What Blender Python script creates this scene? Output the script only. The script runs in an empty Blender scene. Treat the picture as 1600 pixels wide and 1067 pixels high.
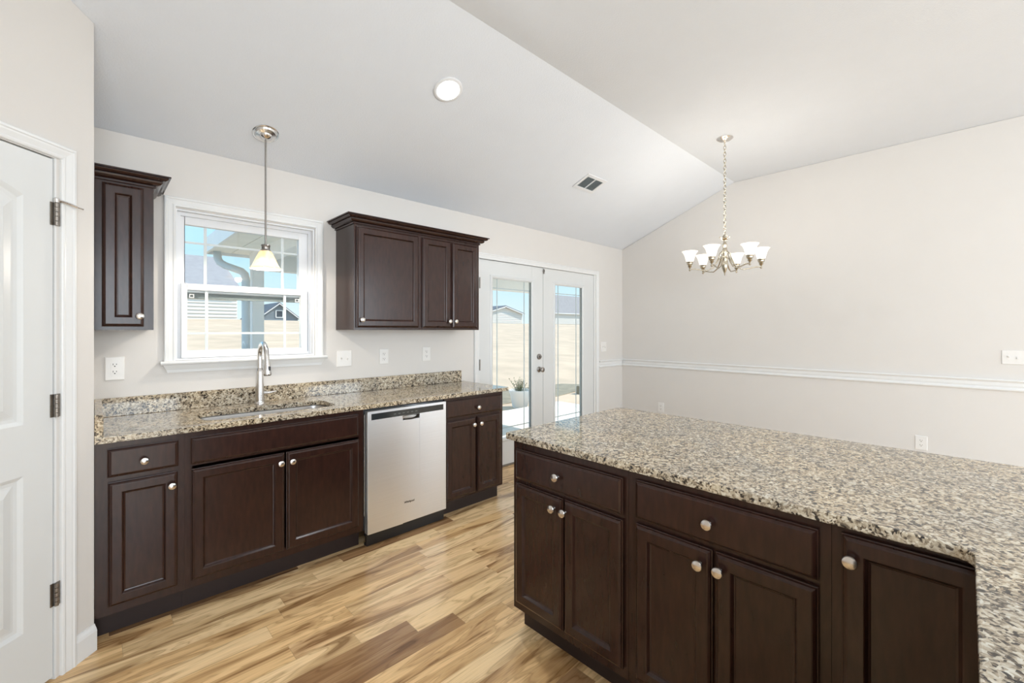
import bpy, bmesh, math, random
from mathutils import Vector, Matrix
random.seed(7)
S = bpy.context.scene
COL = S.collection

# ------------------------------------------------------------------ camera
F_PX, HORIZON = 681.0, 515.5
CAM_YAW = math.radians(46.194)          # heading measured from +X towards +Y (the sink wall)
cam_d = bpy.data.cameras.new('camera'); cam = bpy.data.objects.new('camera', cam_d); COL.objects.link(cam)
cam.location = (0, -3.2, 1.372)
cam.rotation_euler = (math.radians(90), 0, CAM_YAW - math.radians(90))
cam_d.sensor_width = 36; cam_d.lens = F_PX / 1600 * 36
cam_d.shift_y = -(533.5 - HORIZON) / 1600
cam_d.clip_start = 0.02; cam_d.clip_end = 500
S.camera = cam

# ------------------------------------------------------------------ world, sun, fill lights, exposure
S.view_settings.view_transform = 'Standard'; S.view_settings.look = 'None'
S.view_settings.gamma = 1; S.view_settings.use_curve_mapping = False
S.view_settings.exposure = 0.06

w = bpy.data.worlds.new('sky'); S.world = w; w.use_nodes = True
nt = w.node_tree; nt.nodes.clear()
tc = nt.nodes.new('ShaderNodeTexCoord'); sx = nt.nodes.new('ShaderNodeSeparateXYZ')
rp = nt.nodes.new('ShaderNodeValToRGB'); bg = nt.nodes.new('ShaderNodeBackground'); wo = nt.nodes.new('ShaderNodeOutputWorld')
nt.links.new(tc.outputs['Generated'], sx.inputs[0]); nt.links.new(sx.outputs['Z'], rp.inputs[0])
nt.links.new(rp.outputs[0], bg.inputs[0]); nt.links.new(bg.outputs[0], wo.inputs[0])
rp.color_ramp.elements[0].position = 0.0; rp.color_ramp.elements[0].color = (0.66, 0.76, 0.80, 1)
rp.color_ramp.elements[1].position = 0.45; rp.color_ramp.elements[1].color = (0.30, 0.62, 1.0, 1)
e = rp.color_ramp.elements.new(0.16); e.color = (0.40, 0.66, 0.82, 1)
bg.inputs[1].default_value = 1.35

def light(name, kind, loc, power, color=(1, 1, 1), size=None, size_y=None, direction=None, radius=None, spread=None):
    d = bpy.data.lights.new(name, kind); o = bpy.data.objects.new(name, d); COL.objects.link(o)
    o.location = loc; d.energy = power; d.color = color
    if size: d.size = size
    if size_y: d.shape = 'RECTANGLE'; d.size_y = size_y
    if radius is not None: d.shadow_soft_size = radius
    if spread is not None: d.spread = spread
    if direction: o.rotation_euler = Vector(direction).to_track_quat('-Z', 'Y').to_euler()
    return o
sun = light('sun', 'SUN', (0, -10, 20), 5.2, (1, 0.93, 0.86), direction=(-0.6, 0.28, -0.72)); sun.data.angle = 0.01
# added fill lights, set in invented windows in the unseen wall behind the camera
for x, ww, pw in ((0.20, 1.9, 100), (4.2, 1.3, 68)):
    light('window_daylight', 'AREA', (x, -7.42, 1.5), pw, (0.83, 0.92, 1.0), size=ww, size_y=2.2, direction=(0, 1, -0.02))

light('window_daylight', 'AREA', (-0.80, -5.6, 1.45), 138, (0.84, 0.92, 1.0), size=2.3, size_y=2.0, direction=(1, 0.22, -0.35))  # added fill light in an invented side window, brightens the long wall

# ------------------------------------------------------------------ materials
def new_mat(name):
    m = bpy.data.materials.new(name); m.use_nodes = True
    return m, m.node_tree, m.node_tree.nodes['Principled BSDF']
def N(nt, kind, **kw):
    n = nt.nodes.new(kind)
    for k, v in kw.items():
        if k in n.inputs: n.inputs[k].default_value = v
        else: setattr(n, k, v)
    return n
def ramp(nt, stops, src):
    r = nt.nodes.new('ShaderNodeValToRGB'); cr = r.color_ramp
    cr.elements[0].position, cr.elements[0].color = stops[0][0], (*stops[0][1], 1)
    cr.elements[1].position, cr.elements[1].color = stops[-1][0], (*stops[-1][1], 1)
    for p, c in stops[1:-1]:
        e = cr.elements.new(p); e.color = (*c, 1)
    nt.links.new(src, r.inputs[0]); return r
def srgb(r, g, b):
    f = lambda v: ((v / 255 + 0.055) / 1.055) ** 2.4 if v > 10 else v / 255 / 12.92
    return (f(r), f(g), f(b))
def simple(name, col, rough=0.5, metal=0.0, bump=0.0, bscale=200, vary=0.0, vscale=6, coat=0.0):
    m, t, b = new_mat(name)
    b.inputs['Base Color'].default_value = (*col, 1); b.inputs['Roughness'].default_value = rough
    b.inputs['Metallic'].default_value = metal; b.inputs['Coat Weight'].default_value = coat
    b.inputs['Coat Roughness'].default_value = 0.15
    co = N(t, 'ShaderNodeTexCoord')
    n = N(t, 'ShaderNodeTexNoise', Scale=vscale, Detail=3.0); t.links.new(co.outputs['Object'], n.inputs['Vector'])
    k = 1 - vary
    r = ramp(t, [(0.3, tuple(c * k for c in col)), (0.7, tuple(min(1, c * (1 + vary * 0.5)) for c in col))], n.outputs['Fac'])
    t.links.new(r.outputs[0], b.inputs['Base Color'])
    if bump:
        n2 = N(t, 'ShaderNodeTexNoise', Scale=bscale, Detail=2.0); t.links.new(co.outputs['Object'], n2.inputs['Vector'])
        bp = N(t, 'ShaderNodeBump', Strength=bump, Distance=0.002); t.links.new(n2.outputs['Fac'], bp.inputs['Height'])
        t.links.new(bp.outputs[0], b.inputs['Normal'])
    return m
M = {}
M['wall'] = simple('greige_wall_paint', srgb(219, 214.5, 209.5), 0.6, bump=0.15, bscale=260, vary=0.01)
M['ceiling'] = simple('ceiling_paint', srgb(226, 230, 236), 0.8, bump=0.5, bscale=120, vary=0.01)
M['trim'] = simple('white_trim_paint', srgb(229, 229, 228), 0.35, vary=0.01)
M['door'] = simple('white_door_paint', srgb(220, 221, 220), 0.35, vary=0.01)
M['vinyl'] = simple('white_vinyl', srgb(228, 229, 231), 0.3, vary=0.01)
M['plate'] = simple('white_plastic', srgb(232, 229, 225), 0.3, vary=0.01)
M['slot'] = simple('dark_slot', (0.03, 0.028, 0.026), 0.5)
M['nickel'] = simple('satin_nickel', (0.72, 0.69, 0.66), 0.24, 1.0, vary=0.05, vscale=40)
M['pewter'] = simple('dark_nickel', (0.33, 0.31, 0.29), 0.32, 1.0, vary=0.1, vscale=60)
M['chrome'] = simple('brushed_steel_faucet', (0.72, 0.71, 0.70), 0.2, 1.0, vary=0.04, vscale=40)
M['brass'] = simple('warm_metal', (0.50, 0.45, 0.36), 0.27, 1.0, vary=0.08, vscale=40)
M['black'] = simple('black_plastic', (0.012, 0.012, 0.013), 0.35, vary=0.1)
M['blackgloss'] = simple('black_control_panel', (0.03, 0.034, 0.036), 0.12, vary=0.1)
M['screen'] = simple('grey_screen', srgb(120, 128, 128), 0.6)  # plain grey, also for the painted shade bar and door gap strips
M['sinksteel'] = simple('sink_steel', (0.62, 0.60, 0.58), 0.3, 1.0, vary=0.05, vscale=30)
M['hinge'] = simple('antique_hinge_metal', (0.30, 0.27, 0.24), 0.35, 1.0, vary=0.15, vscale=60)

def mat_cabinet():
    m, t, b = new_mat('espresso_cabinet_wood')
    co = N(t, 'ShaderNodeTexCoord'); mp = N(t, 'ShaderNodeMapping'); mp.inputs['Scale'].default_value = (1, 1, 0.22)
    t.links.new(co.outputs['Object'], mp.inputs[0])
    n = N(t, 'ShaderNodeTexNoise', Scale=60.0, Detail=4.0, Roughness=0.5); t.links.new(mp.outputs[0], n.inputs['Vector'])
    n2 = N(t, 'ShaderNodeTexNoise', Scale=3.0, Detail=2.0); t.links.new(co.outputs['Object'], n2.inputs['Vector'])
    r = ramp(t, [(0.25, (0.0235, 0.0102, 0.0076)), (0.75, (0.0385, 0.0158, 0.0110))], n.outputs['Fac'])
    mx = N(t, 'ShaderNodeMix', data_type='RGBA', blend_type='MULTIPLY'); mx.inputs[0].default_value = 0.5
    r2 = ramp(t, [(0.3, (0.7, 0.66, 0.64)), (0.7, (1.15, 1.0, 0.95))], n2.outputs['Fac'])
    t.links.new(r.outputs[0], mx.inputs[6]); t.links.new(r2.outputs[0], mx.inputs[7])
    t.links.new(mx.outputs[2], b.inputs['Base Color'])
    b.inputs['Roughness'].default_value = 0.23; b.inputs['Specular IOR Level'].default_value = 0.42
    return m
M['cab'] = mat_cabinet()
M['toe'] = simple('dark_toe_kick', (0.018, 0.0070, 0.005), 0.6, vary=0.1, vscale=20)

def mat_granite():
    m, t, b = new_mat('speckled_granite')
    co = N(t, 'ShaderNodeTexCoord')
    n0 = N(t, 'ShaderNodeTexNoise', Scale=30.0, Detail=3.0); t.links.new(co.outputs['Object'], n0.inputs['Vector'])
    mxv = N(t, 'ShaderNodeMix', data_type='VECTOR'); mxv.inputs[0].default_value = 0.025
    t.links.new(co.outputs['Object'], mxv.inputs[4]); t.links.new(n0.outputs['Color'], mxv.inputs[5])
    v = N(t, 'ShaderNodeTexVoronoi', Scale=170.0); t.links.new(mxv.outputs[1], v.inputs['Vector'])
    sp = N(t, 'ShaderNodeSeparateColor'); t.links.new(v.outputs['Color'], sp.inputs[0])
    n1 = N(t, 'ShaderNodeTexNoise', Scale=60.0, Detail=6.0, Roughness=0.62, Distortion=0.4); t.links.new(mxv.outputs[1], n1.inputs['Vector'])
    a = N(t, 'ShaderNodeMath', operation='MULTIPLY'); a.inputs[1].default_value = 0.36; t.links.new(sp.outputs[0], a.inputs[0])
    a2 = N(t, 'ShaderNodeMath', operation='ADD'); t.links.new(a.outputs[0], a2.inputs[0]); t.links.new(n1.outputs['Fac'], a2.inputs[1])
    r = ramp(t, [(0.44, (0.012, 0.010, 0.009)), (0.525, (0.06, 0.045, 0.032)), (0.585, (0.21, 0.165, 0.115)),
                 (0.66, (0.38, 0.31, 0.22)), (0.77, (0.55, 0.47, 0.35)), (0.93, (0.70, 0.65, 0.54))], a2.outputs[0])
    n2 = N(t, 'ShaderNodeTexNoise', Scale=5.0, Detail=2.0); t.links.new(co.outputs['Object'], n2.inputs['Vector'])
    r2 = ramp(t, [(0.35, (0.82, 0.84, 0.88)), (0.65, (1.06, 1.0, 0.9))], n2.outputs['Fac'])
    mx = N(t, 'ShaderNodeMix', data_type='RGBA', blend_type='MULTIPLY'); mx.inputs[0].default_value = 0.8
    t.links.new(r.outputs[0], mx.inputs[6]); t.links.new(r2.outputs[0], mx.inputs[7]); t.links.new(mx.outputs[2], b.inputs['Base Color'])
    b.inputs['Roughness'].default_value = 0.07; b.inputs['IOR'].default_value = 1.6
    return m
M['granite'] = mat_granite()

def mat_floor():
    m, t, b = new_mat('laminate_planks')
    L = t.links.new
    co = N(t, 'ShaderNodeTexCoord'); s = N(t, 'ShaderNodeSeparateXYZ'); L(co.outputs['Object'], s.inputs[0])
    def mth(op, a, bb=None, c=None):
        n = N(t, 'ShaderNodeMath', operation=op)
        for i, q in enumerate((a, bb, c)):
            if q is None: continue
            if isinstance(q, (int, float)): n.inputs[i].default_value = q
            else: L(q, n.inputs[i])
        return n.outputs[0]
    yy = mth('DIVIDE', mth('ADD', s.outputs['Y'], 0.025), 0.1035)
    row = mth('FLOOR', yy); fy = mth('FRACT', yy)
    wn = N(t, 'ShaderNodeTexWhiteNoise', noise_dimensions='1D'); L(row, wn.inputs['W'])
    xx = mth('ADD', mth('DIVIDE', s.outputs['X'], 0.80), mth('MULTIPLY', wn.outputs['Value'], 9.0))
    cell = mth('FLOOR', xx); fx = mth('FRACT', xx)
    cv = N(t, 'ShaderNodeCombineXYZ'); L(cell, cv.inputs[0]); L(row, cv.inputs[1])
    wn2 = N(t, 'ShaderNodeTexWhiteNoise', noise_dimensions='2D'); L(cv.outputs[0], wn2.inputs['Vector'])
    rc = ramp(t, [(0.0, srgb(140, 106, 74)), (0.17, srgb(172, 135, 96)), (0.22, srgb(234, 196, 144)), (0.5, srgb(244, 208, 156)), (0.8, srgb(247, 217, 170)), (1.0, srgb(233, 197, 150))], wn2.outputs['Value'])
    # flowing grain, different on every plank
    off = mth('MULTIPLY', wn2.outputs['Value'], 37.0)
    gv = N(t, 'ShaderNodeCombineXYZ'); L(mth('ADD', mth('MULTIPLY', s.outputs['X'], 1.6), off), gv.inputs[0]); L(mth('MULTIPLY', s.outputs['Y'], 13.0), gv.inputs[1]); L(off, gv.inputs[2])
    g = N(t, 'ShaderNodeTexNoise', Scale=1.0, Detail=3.0, Roughness=0.5, Distortion=0.9); L(gv.outputs[0], g.inputs['Vector'])
    wv = mth('FRACT', mth('MULTIPLY', g.outputs['Fac'], 7.0))
    wv = mth('ABSOLUTE', mth('SUBTRACT', wv, 0.5))
    r1 = ramp(t, [(0.0, (0.50, 0.41, 0.33)), (0.10, (0.82, 0.77, 0.71)), (0.26, (1.0, 1.0, 1.0)), (0.5, (1.05, 1.04, 1.02))], wv)
    r1b = ramp(t, [(0.35, (0.40, 0.31, 0.23)), (0.44, (0.74, 0.67, 0.60)), (0.51, (1.0, 0.99, 0.98)), (0.62, (1.05, 1.05, 1.04))], g.outputs['Fac'])
    gv2 = N(t, 'ShaderNodeCombineXYZ'); L(mth('ADD', mth('MULTIPLY', s.outputs['X'], 5.0), off), gv2.inputs[0]); L(mth('MULTIPLY', s.outputs['Y'], 190.0), gv2.inputs[1])
    g2 = N(t, 'ShaderNodeTexNoise', Scale=1.0, Detail=4.0, Roughness=0.6); L(gv2.outputs[0], g2.inputs['Vector'])
    r2 = ramp(t, [(0.3, (0.80, 0.77, 0.73)), (0.65, (1.05, 1.05, 1.04))], g2.outputs['Fac'])
    cur = rc.outputs[0]
    for rr, fac in ((r1, 0.6), (r1b, 0.85), (r2, 0.85)):
        mx = N(t, 'ShaderNodeMix', data_type='RGBA', blend_type='MULTIPLY'); mx.inputs[0].default_value = fac
        L(cur, mx.inputs[6]); L(rr.outputs[0], mx.inputs[7]); cur = mx.outputs[2]
    gap = mth('MAXIMUM', mth('LESS_THAN', fy, 0.014), mth('LESS_THAN', fx, 0.0028))
    mx = N(t, 'ShaderNodeMix', data_type='RGBA'); L(mth('MULTIPLY', gap, 0.25), mx.inputs[0]); L(cur, mx.inputs[6]); mx.inputs[7].default_value = (0.12, 0.08, 0.05, 1)
    L(mx.outputs[2], b.inputs['Base Color'])
    b.inputs['Roughness'].default_value = 0.27
    b.inputs['Specular IOR Level'].default_value = 0.6
    bp = N(t, 'ShaderNodeBump', Strength=0.12, Distance=0.001); L(g2.outputs['Fac'], bp.inputs['Height']); L(bp.outputs[0], b.inputs['Normal'])
    return m
M['floor'] = mat_floor()

def mat_steel():
    m, t, b = new_mat('brushed_stainless')
    co = N(t, 'ShaderNodeTexCoord'); mp = N(t, 'ShaderNodeMapping'); mp.inputs['Scale'].default_value = (1, 1, 260)
    t.links.new(co.outputs['Object'], mp.inputs[0])
    n = N(t, 'ShaderNodeTexNoise', Scale=3.0, Detail=3.0); t.links.new(mp.outputs[0], n.inputs['Vector'])
    r = ramp(t, [(0.3, (0.82, 0.85, 0.89)), (0.7, (0.88, 0.91, 0.95))], n.outputs['Fac']); t.links.new(r.outputs[0], b.inputs['Base Color'])
    b.inputs['Metallic'].default_value = 1; b.inputs['Roughness'].default_value = 0.42; b.inputs['Anisotropic'].default_value = 0.5
    return m
M['steel'] = mat_steel()

def mat_glass():
    m = bpy.data.materials.new('window_glass'); m.use_nodes = True; t = m.node_tree; t.nodes.clear()
    tr = N(t, 'ShaderNodeBsdfTransparent'); tr.inputs[0].default_value = (0.97, 0.985, 0.98, 1)
    gl = N(t, 'ShaderNodeBsdfGlossy', Roughness=0.01); lw = N(t, 'ShaderNodeLayerWeight', Blend=0.5)
    pw = N(t, 'ShaderNodeMath', operation='POWER'); pw.inputs[1].default_value = 5; t.links.new(lw.outputs['Facing'], pw.inputs[0])
    fr = N(t, 'ShaderNodeMath', operation='MULTIPLY_ADD'); fr.inputs[1].default_value = 0.7; fr.inputs[2].default_value = 0.03; t.links.new(pw.outputs[0], fr.inputs[0])
    mx = N(t, 'ShaderNodeMixShader'); o = N(t, 'ShaderNodeOutputMaterial')
    t.links.new(fr.outputs[0], mx.inputs[0]); t.links.new(tr.outputs[0], mx.inputs[1]); t.links.new(gl.outputs[0], mx.inputs[2]); t.links.new(mx.outputs[0], o.inputs[0])
    return m
M['glass'] = mat_glass()

def mat_emit(name, col, strength, rim=None):
    m, t, b = new_mat(name)
    b.inputs['Base Color'].default_value = (0.9, 0.88, 0.84, 1); b.inputs['Roughness'].default_value = 0.3
    b.inputs['Emission Color'].default_value = (*col, 1); b.inputs['Emission Strength'].default_value = strength
    return m
M['lens'] = mat_emit('lit_lens', (1.0, 0.99, 0.97), 6.0)
M['bulb'] = mat_emit('lit_bulb', (1.0, 0.93, 0.78), 8.0)
M['shade_white'] = mat_emit('lit_opal_glass', (1.0, 0.94, 0.84), 0.7)
def mat_amber():   # alabaster glass: glows by the bulb behind it
    m = bpy.data.materials.new('amber_alabaster_glass'); m.use_nodes = True; t = m.node_tree; b = t.nodes['Principled BSDF']
    co = N(t, 'ShaderNodeTexCoord'); n = N(t, 'ShaderNodeTexNoise', Scale=18.0, Detail=3.0, Distortion=1.0); t.links.new(co.outputs['Object'], n.inputs['Vector'])
    r = ramp(t, [(0.35, (0.90, 0.76, 0.54)), (0.65, (0.96, 0.90, 0.76))], n.outputs['Fac'])
    t.links.new(r.outputs[0], b.inputs['Base Color']); b.inputs['Roughness'].default_value = 0.2
    tl = N(t, 'ShaderNodeBsdfTranslucent'); t.links.new(r.outputs[0], tl.inputs[0])
    mx = N(t, 'ShaderNodeMixShader'); mx.inputs[0].default_value = 0.55
    o = t.nodes['Material Output']; t.links.new(b.outputs[0], mx.inputs[1]); t.links.new(tl.outputs[0], mx.inputs[2]); t.links.new(mx.outputs[0], o.inputs[0])
    return m
M['amber'] = mat_amber()
# outdoors
M['lawn'] = simple('dry_winter_grass', srgb(206, 180, 152), 0.95, bump=0.3, bscale=30, vary=0.16, vscale=0.9)
M['soil'] = simple('bare_soil', srgb(150, 138, 115), 0.95, bump=0.4, bscale=20, vary=0.25, vscale=5)
M['concrete'] = simple('patio_concrete', srgb(228, 222, 212), 0.85, bump=0.2, bscale=80, vary=0.06)
M['siding'] = simple('white_siding', srgb(222, 219, 212), 0.6, vary=0.02)
M['bluegrey'] = simple('slate_blue_siding', srgb(120, 132, 140), 0.7, vary=0.05)
M['shingle'] = simple('pale_roof_shingles', srgb(158, 154, 154), 0.9, bump=0.4, bscale=12, vary=0.08, vscale=2)
M['shingle_dark'] = simple('grey_roof_shingles', srgb(105, 108, 114), 0.9, bump=0.4, bscale=12, vary=0.08, vscale=2)
M['porchwhite'] = simple('porch_white_paint', srgb(240, 240, 238), 0.6, vary=0.02)
M['porchboard'] = simple('porch_ceiling_board', srgb(250, 246, 236), 0.7, vary=0.04)
M['spout'] = simple('white_aluminium_downspout', srgb(200, 208, 212), 0.4, vary=0.03)
M['leaf'] = simple('dry_green_leaves', srgb(120, 125, 90), 0.8, vary=0.2, vscale=20)
M['winpane'] = simple('far_window_pane', srgb(60, 70, 80), 0.1)

# ------------------------------------------------------------------ mesh helpers
def link(name, bm, mat, parent=None, smooth=False, bevel=0.0, seg=2):
    me = bpy.data.meshes.new(name)
    bmesh.ops.remove_doubles(bm, verts=bm.verts, dist=1e-5)
    bmesh.ops.recalc_face_normals(bm, faces=bm.faces)
    if smooth:
        for f in bm.faces: f.smooth = True
        for ed in bm.edges:
            if len(ed.link_faces) == 2 and ed.calc_face_angle(0) > math.radians(40): ed.smooth = False
    bm.to_mesh(me); bm.free(); me.materials.append(mat)
    o = bpy.data.objects.new(name, me); COL.objects.link(o)
    if parent: o.parent = parent
    if bevel:
        md = o.modifiers.new('bevel', 'BEVEL'); md.width = bevel; md.segments = seg; md.limit_method = 'ANGLE'; md.angle_limit = math.radians(40)
    return o
def tag(o, label, cat=None, group=None, kind=None):
    o['label'] = label
    if cat: o['category'] = cat
    if group: o['group'] = group
    if kind: o['kind'] = kind
    return o
def empty(name, loc, rz=0.0):
    o = bpy.data.objects.new(name, None); COL.objects.link(o); o.location = loc; o.rotation_euler = (0, 0, rz); o.empty_display_size = 0.05
    return o
def BM(): return bmesh.new()
def box(bm, x0, x1, y0, y1, z0, z1):
    vs = [bm.verts.new((x, y, z)) for x in (x0, x1) for y in (y0, y1) for z in (z0, z1)]
    for q in ((0, 1, 3, 2), (4, 6, 7, 5), (0, 4, 5, 1), (2, 3, 7, 6), (0, 2, 6, 4), (1, 5, 7, 3)):
        bm.faces.new([vs[i] for i in q])
    return bm
def boxm(*a): return box(BM(), *a)
def prism(bm, poly, axis, a, b):
    """poly: 2D points; axis 'x' -> (y,z), 'y' -> (x,z), 'z' -> (x,y)"""
    def P(p, t): return {'x': (t, p[0], p[1]), 'y': (p[0], t, p[1]), 'z': (p[0], p[1], t)}[axis]
    A = [bm.verts.new(P(p, a)) for p in poly]; B = [bm.verts.new(P(p, b)) for p in poly]
    n = len(poly)
    for i in range(n): bm.faces.new((A[i], A[(i + 1) % n], B[(i + 1) % n], B[i]))
    bm.faces.new(A); bm.faces.new(B[::-1]); return bm
def loft(bm, rings, closed=True, cap0=False, cap1=False):
    R = [[bm.verts.new(p) for p in r] for r in rings]
    n = len(R[0])
    for a, b in zip(R, R[1:]):
        for i in range(n if closed else n - 1):
            j = (i + 1) % n
            bm.faces.new((a[i], a[j], b[j], b[i]))
    if cap0: bm.faces.new(R[0])
    if cap1: bm.faces.new(R[-1][::-1])
    return R
def rect_ring(x0, x1, z0, z1, i, y): return [(x0 + i, y, z0 + i), (x1 - i, y, z0 + i), (x1 - i, y, z1 - i), (x0 + i, y, z1 - i)]
def panel(x0, x1, z0, z1, yb, prof):
    """front facing -Y: prof = (inset, height proud of yb)"""
    bm = BM(); loft(bm, [rect_ring(x0, x1, z0, z1, i, yb - h) for i, h in prof], cap0=True, cap1=True); return bm
def lathe(bm, prof, c=(0, 0, 0), seg=24, axis='z', cap=True):
    rings = []
    for r, h in prof:
        ring = []
        for k in range(seg):
            a = 2 * math.pi * k / seg; u, v = r * math.cos(a), r * math.sin(a)
            p = {'z': (u, v, h), 'y': (u, h, v), 'x': (h, u, v)}[axis]
            ring.append((p[0] + c[0], p[1] + c[1], p[2] + c[2]))
        rings.append(ring)
    loft(bm, rings, cap0=cap, cap1=cap); return bm
def tube(bm, pts, r, seg=10, flat=None):
    pts = [Vector(p) for p in pts]; n = len(pts); rs = r if isinstance(r, (list, tuple)) else [r] * n
    rings = []; up = None
    for i, p in enumerate(pts):
        t = (pts[min(i + 1, n - 1)] - pts[max(i - 1, 0)]).normalized()
        if up is None:
            up = Vector((0, 0, 1)) if abs(t.z) < 0.9 else Vector((0, 1, 0))
        a = t.cross(up).normalized(); b2 = a.cross(t).normalized(); up = b2
        k2 = flat or 1.0
        rings.append([tuple(p + a * math.cos(2 * math.pi * k / seg) * rs[i] + b2 * math.sin(2 * math.pi * k / seg) * rs[i] * k2) for k in range(seg)])
    loft(bm, rings, cap0=True, cap1=True); return bm
def ball(bm, c, r, sz=1.0, seg=14):
    prof = [(max(1e-4, r * math.sin(math.pi * k / 8)), -r * sz * math.cos(math.pi * k / 8)) for k in range(9)]
    return lathe(bm, prof, c, seg)
def u_frame(x0, x1, z0, z1, yb, prof):
    """three-sided mitred casing, prof=(inset from outside, proud of yb)"""
    bm = BM()
    rings = [[(x0 + i, yb - h, z0), (x0 + i, yb - h, z1 - i), (x1 - i, yb - h, z1 - i), (x1 - i, yb - h, z0)] for i, h in prof]
    loft(bm, rings + [rings[0]], closed=False)
    bm.edges.ensure_lookup_table()
    # close the feet
    bmesh.ops.remove_doubles(bm, verts=bm.verts, dist=1e-6)
    ed = [e for e in bm.edges if len(e.link_faces) == 1]
    if ed: bmesh.ops.contextual_create(bm, geom=[e for e in ed if all(v.co.x < (x0 + x1) / 2 for v in e.verts)]); bmesh.ops.contextual_create(bm, geom=[e for e in bm.edges if len(e.link_faces) == 1 and all(v.co.x > (x0 + x1) / 2 for v in e.verts)])
    return bm
def ring_frame(x0, x1, z0, z1, yb, prof):
    bm = BM(); rings = [rect_ring(x0, x1, z0, z1, i, yb - h) for i, h in prof]
    loft(bm, rings + [rings[0]]); return bm
def wall_rects(bm, x0, x1, z0, z1, holes, y0, y1):
    """vertical wall in XZ with rectangular holes, as one mesh of abutting boxes"""
    xs = sorted({x0, x1, *[h[0] for h in holes], *[h[1] for h in holes]})
    for a, b in zip(xs, xs[1:]):
        hs = sorted([h for h in holes if h[0] <= a and h[1] >= b], key=lambda h: h[2]); z = z0
        for h in hs:
            if h[2] > z + 1e-6: box(bm, a, b, y0, y1, z, h[2])
            z = h[3]
        if z < z1 - 1e-6: box(bm, a, b, y0, y1, z, z1)
    return bm
CASING = [(0, 0), (0, 0.012), (0.004, 0.017), (0.012, 0.018), (0.016, 0.015), (0.022, 0.015), (0.040, 0.011), (0.046, 0.013), (0.052, 0.012), (0.055, 0.009), (0.055, 0)]

# ------------------------------------------------------------------ the room
XR, YB, XL = 5.12, -7.5, -0.884
ZC, ZW, YC = 3.01, 2.45, -1.42
tag(link('floor', boxm(XL - 0.2, XR + 0.16, YB - 0.16, 0.14, -0.12, 0), M['floor']), 'light brown wood-look plank floor running along the sink wall', 'floor', kind='structure')
tag(link('ceiling', prism(BM(), [(0.14, ZW - 0.055), (YC, ZC), (YB - 0.16, ZC), (YB - 0.16, ZC + 0.2), (YC - 0.06, ZC + 0.2), (0.14, ZW + 0.16)], 'x', XL - 0.2, XR + 0.16), M['ceiling']),
    'white vaulted ceiling sloping down to the sink wall', 'ceiling', kind='structure')
WIN = (0.341, 1.13, 1.19, 2.086); FD = (2.612, 4.503, 0.0, 2.065)
tag(link('wall_back', wall_rects(BM(), -0.14, XR, 0, ZW - 0.002, [WIN, FD], 0, 0.14), M['wall']), 'warm grey painted wall with the sink window and the glass doors', 'wall', kind='structure')
tag(link('wall_right', prism(BM(), [(0.14, 0), (0.14, ZW - 0.06), (YC, ZC - 0.002), (YB - 0.14, ZC - 0.002), (YB - 0.14, 0)], 'x', XR, XR + 0.14), M['wall']), 'long warm grey wall behind the chandelier with a chair rail', 'wall', kind='structure')
sl = (ZC - ZW) / -YC
tag(link('wall_pantry_return', prism(BM(), [(0, 0), (0, ZW - 0.002), (-0.608, ZW + 0.608 * sl - 0.002), (-0.608, 0)], 'x', -0.12, 0), M['wall']), 'short warm grey wall at the left end of the sink counter', 'wall', kind='structure')
A45 = math.radians(45); DIA = (0, -0.608, 0)
def topz(t): return min(ZC, ZW + sl * (0.608 + 0.7071 * t)) - 0.002
DO0, DO1, DOZ = 0.152, 0.932, 2.052   # pantry door opening along the diagonal wall
bm = BM()
prism(bm, [(0, 0), (-DO0, 0), (-DO0, topz(DO0)), (0, topz(0))], 'y', 0, 0.12)
prism(bm, [(-DO0, DOZ), (-DO1, DOZ), (-DO1, topz(DO1)), (-DO0, topz(DO0))], 'y', 0, 0.12)
prism(bm, [(-DO1, 0), (-1.25, 0), (-1.25, ZC - 0.002), (-1.148, ZC - 0.002), (-DO1, topz(DO1))], 'y', 0, 0.12)
o = link('wall_diagonal', bm, M['wall']); o.location = DIA; o.rotation_euler = (0, 0, A45)
tag(o, 'diagonal warm grey wall holding the white pantry door', 'wall', kind='structure')
bm = BM(); wall_rects(bm, YB, -1.492, 0, ZC - 0.002, [(-6.8, -4.4, 0.4, 2.5)], 0, 0.12)
bmesh.ops.transform(bm, matrix=Matrix(((0, -1, 0, XL), (1, 0, 0, 0), (0, 0, 1, 0), (0, 0, 0, 1))), verts=bm.verts)
tag(link('wall_left', bm, M['wall']), 'warm grey side wall left of the photographer', 'wall', kind='structure')
BW = [(-0.75, 1.15, 0.4, 2.6), (3.55, 4.85, 0.4, 2.6)]
tag(link('wall_front', wall_rects(BM(), XL - 0.12, XR, 0, ZC - 0.002, BW, YB - 0.14, YB), M['wall']), 'warm grey wall behind the photographer with two large windows', 'wall', kind='structure')
for i, (x0, x1, z0, z1) in enumerate(BW):  # invented windows, added to give the fill lights an opening
    e = empty('window_%d' % (i + 2), (x0, YB - 0.05, z0))
    tag(e, ('left' if i else 'right') + ' hand large white framed living room window behind the photographer', 'window', kind='structure')
    W_, H_ = x1 - x0, z1 - z0
    link('window_frame', ring_frame(0.001, W_ - 0.001, 0.001, H_ - 0.001, 0, [(0, -0.05), (0, 0.04), (0.06, 0.04), (0.06, -0.05)]), M['vinyl'], e)
    link('glass_pane', boxm(0.06, W_ - 0.06, -0.003, 0.003, 0.06, H_ - 0.06), M['glass'], e)

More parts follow.
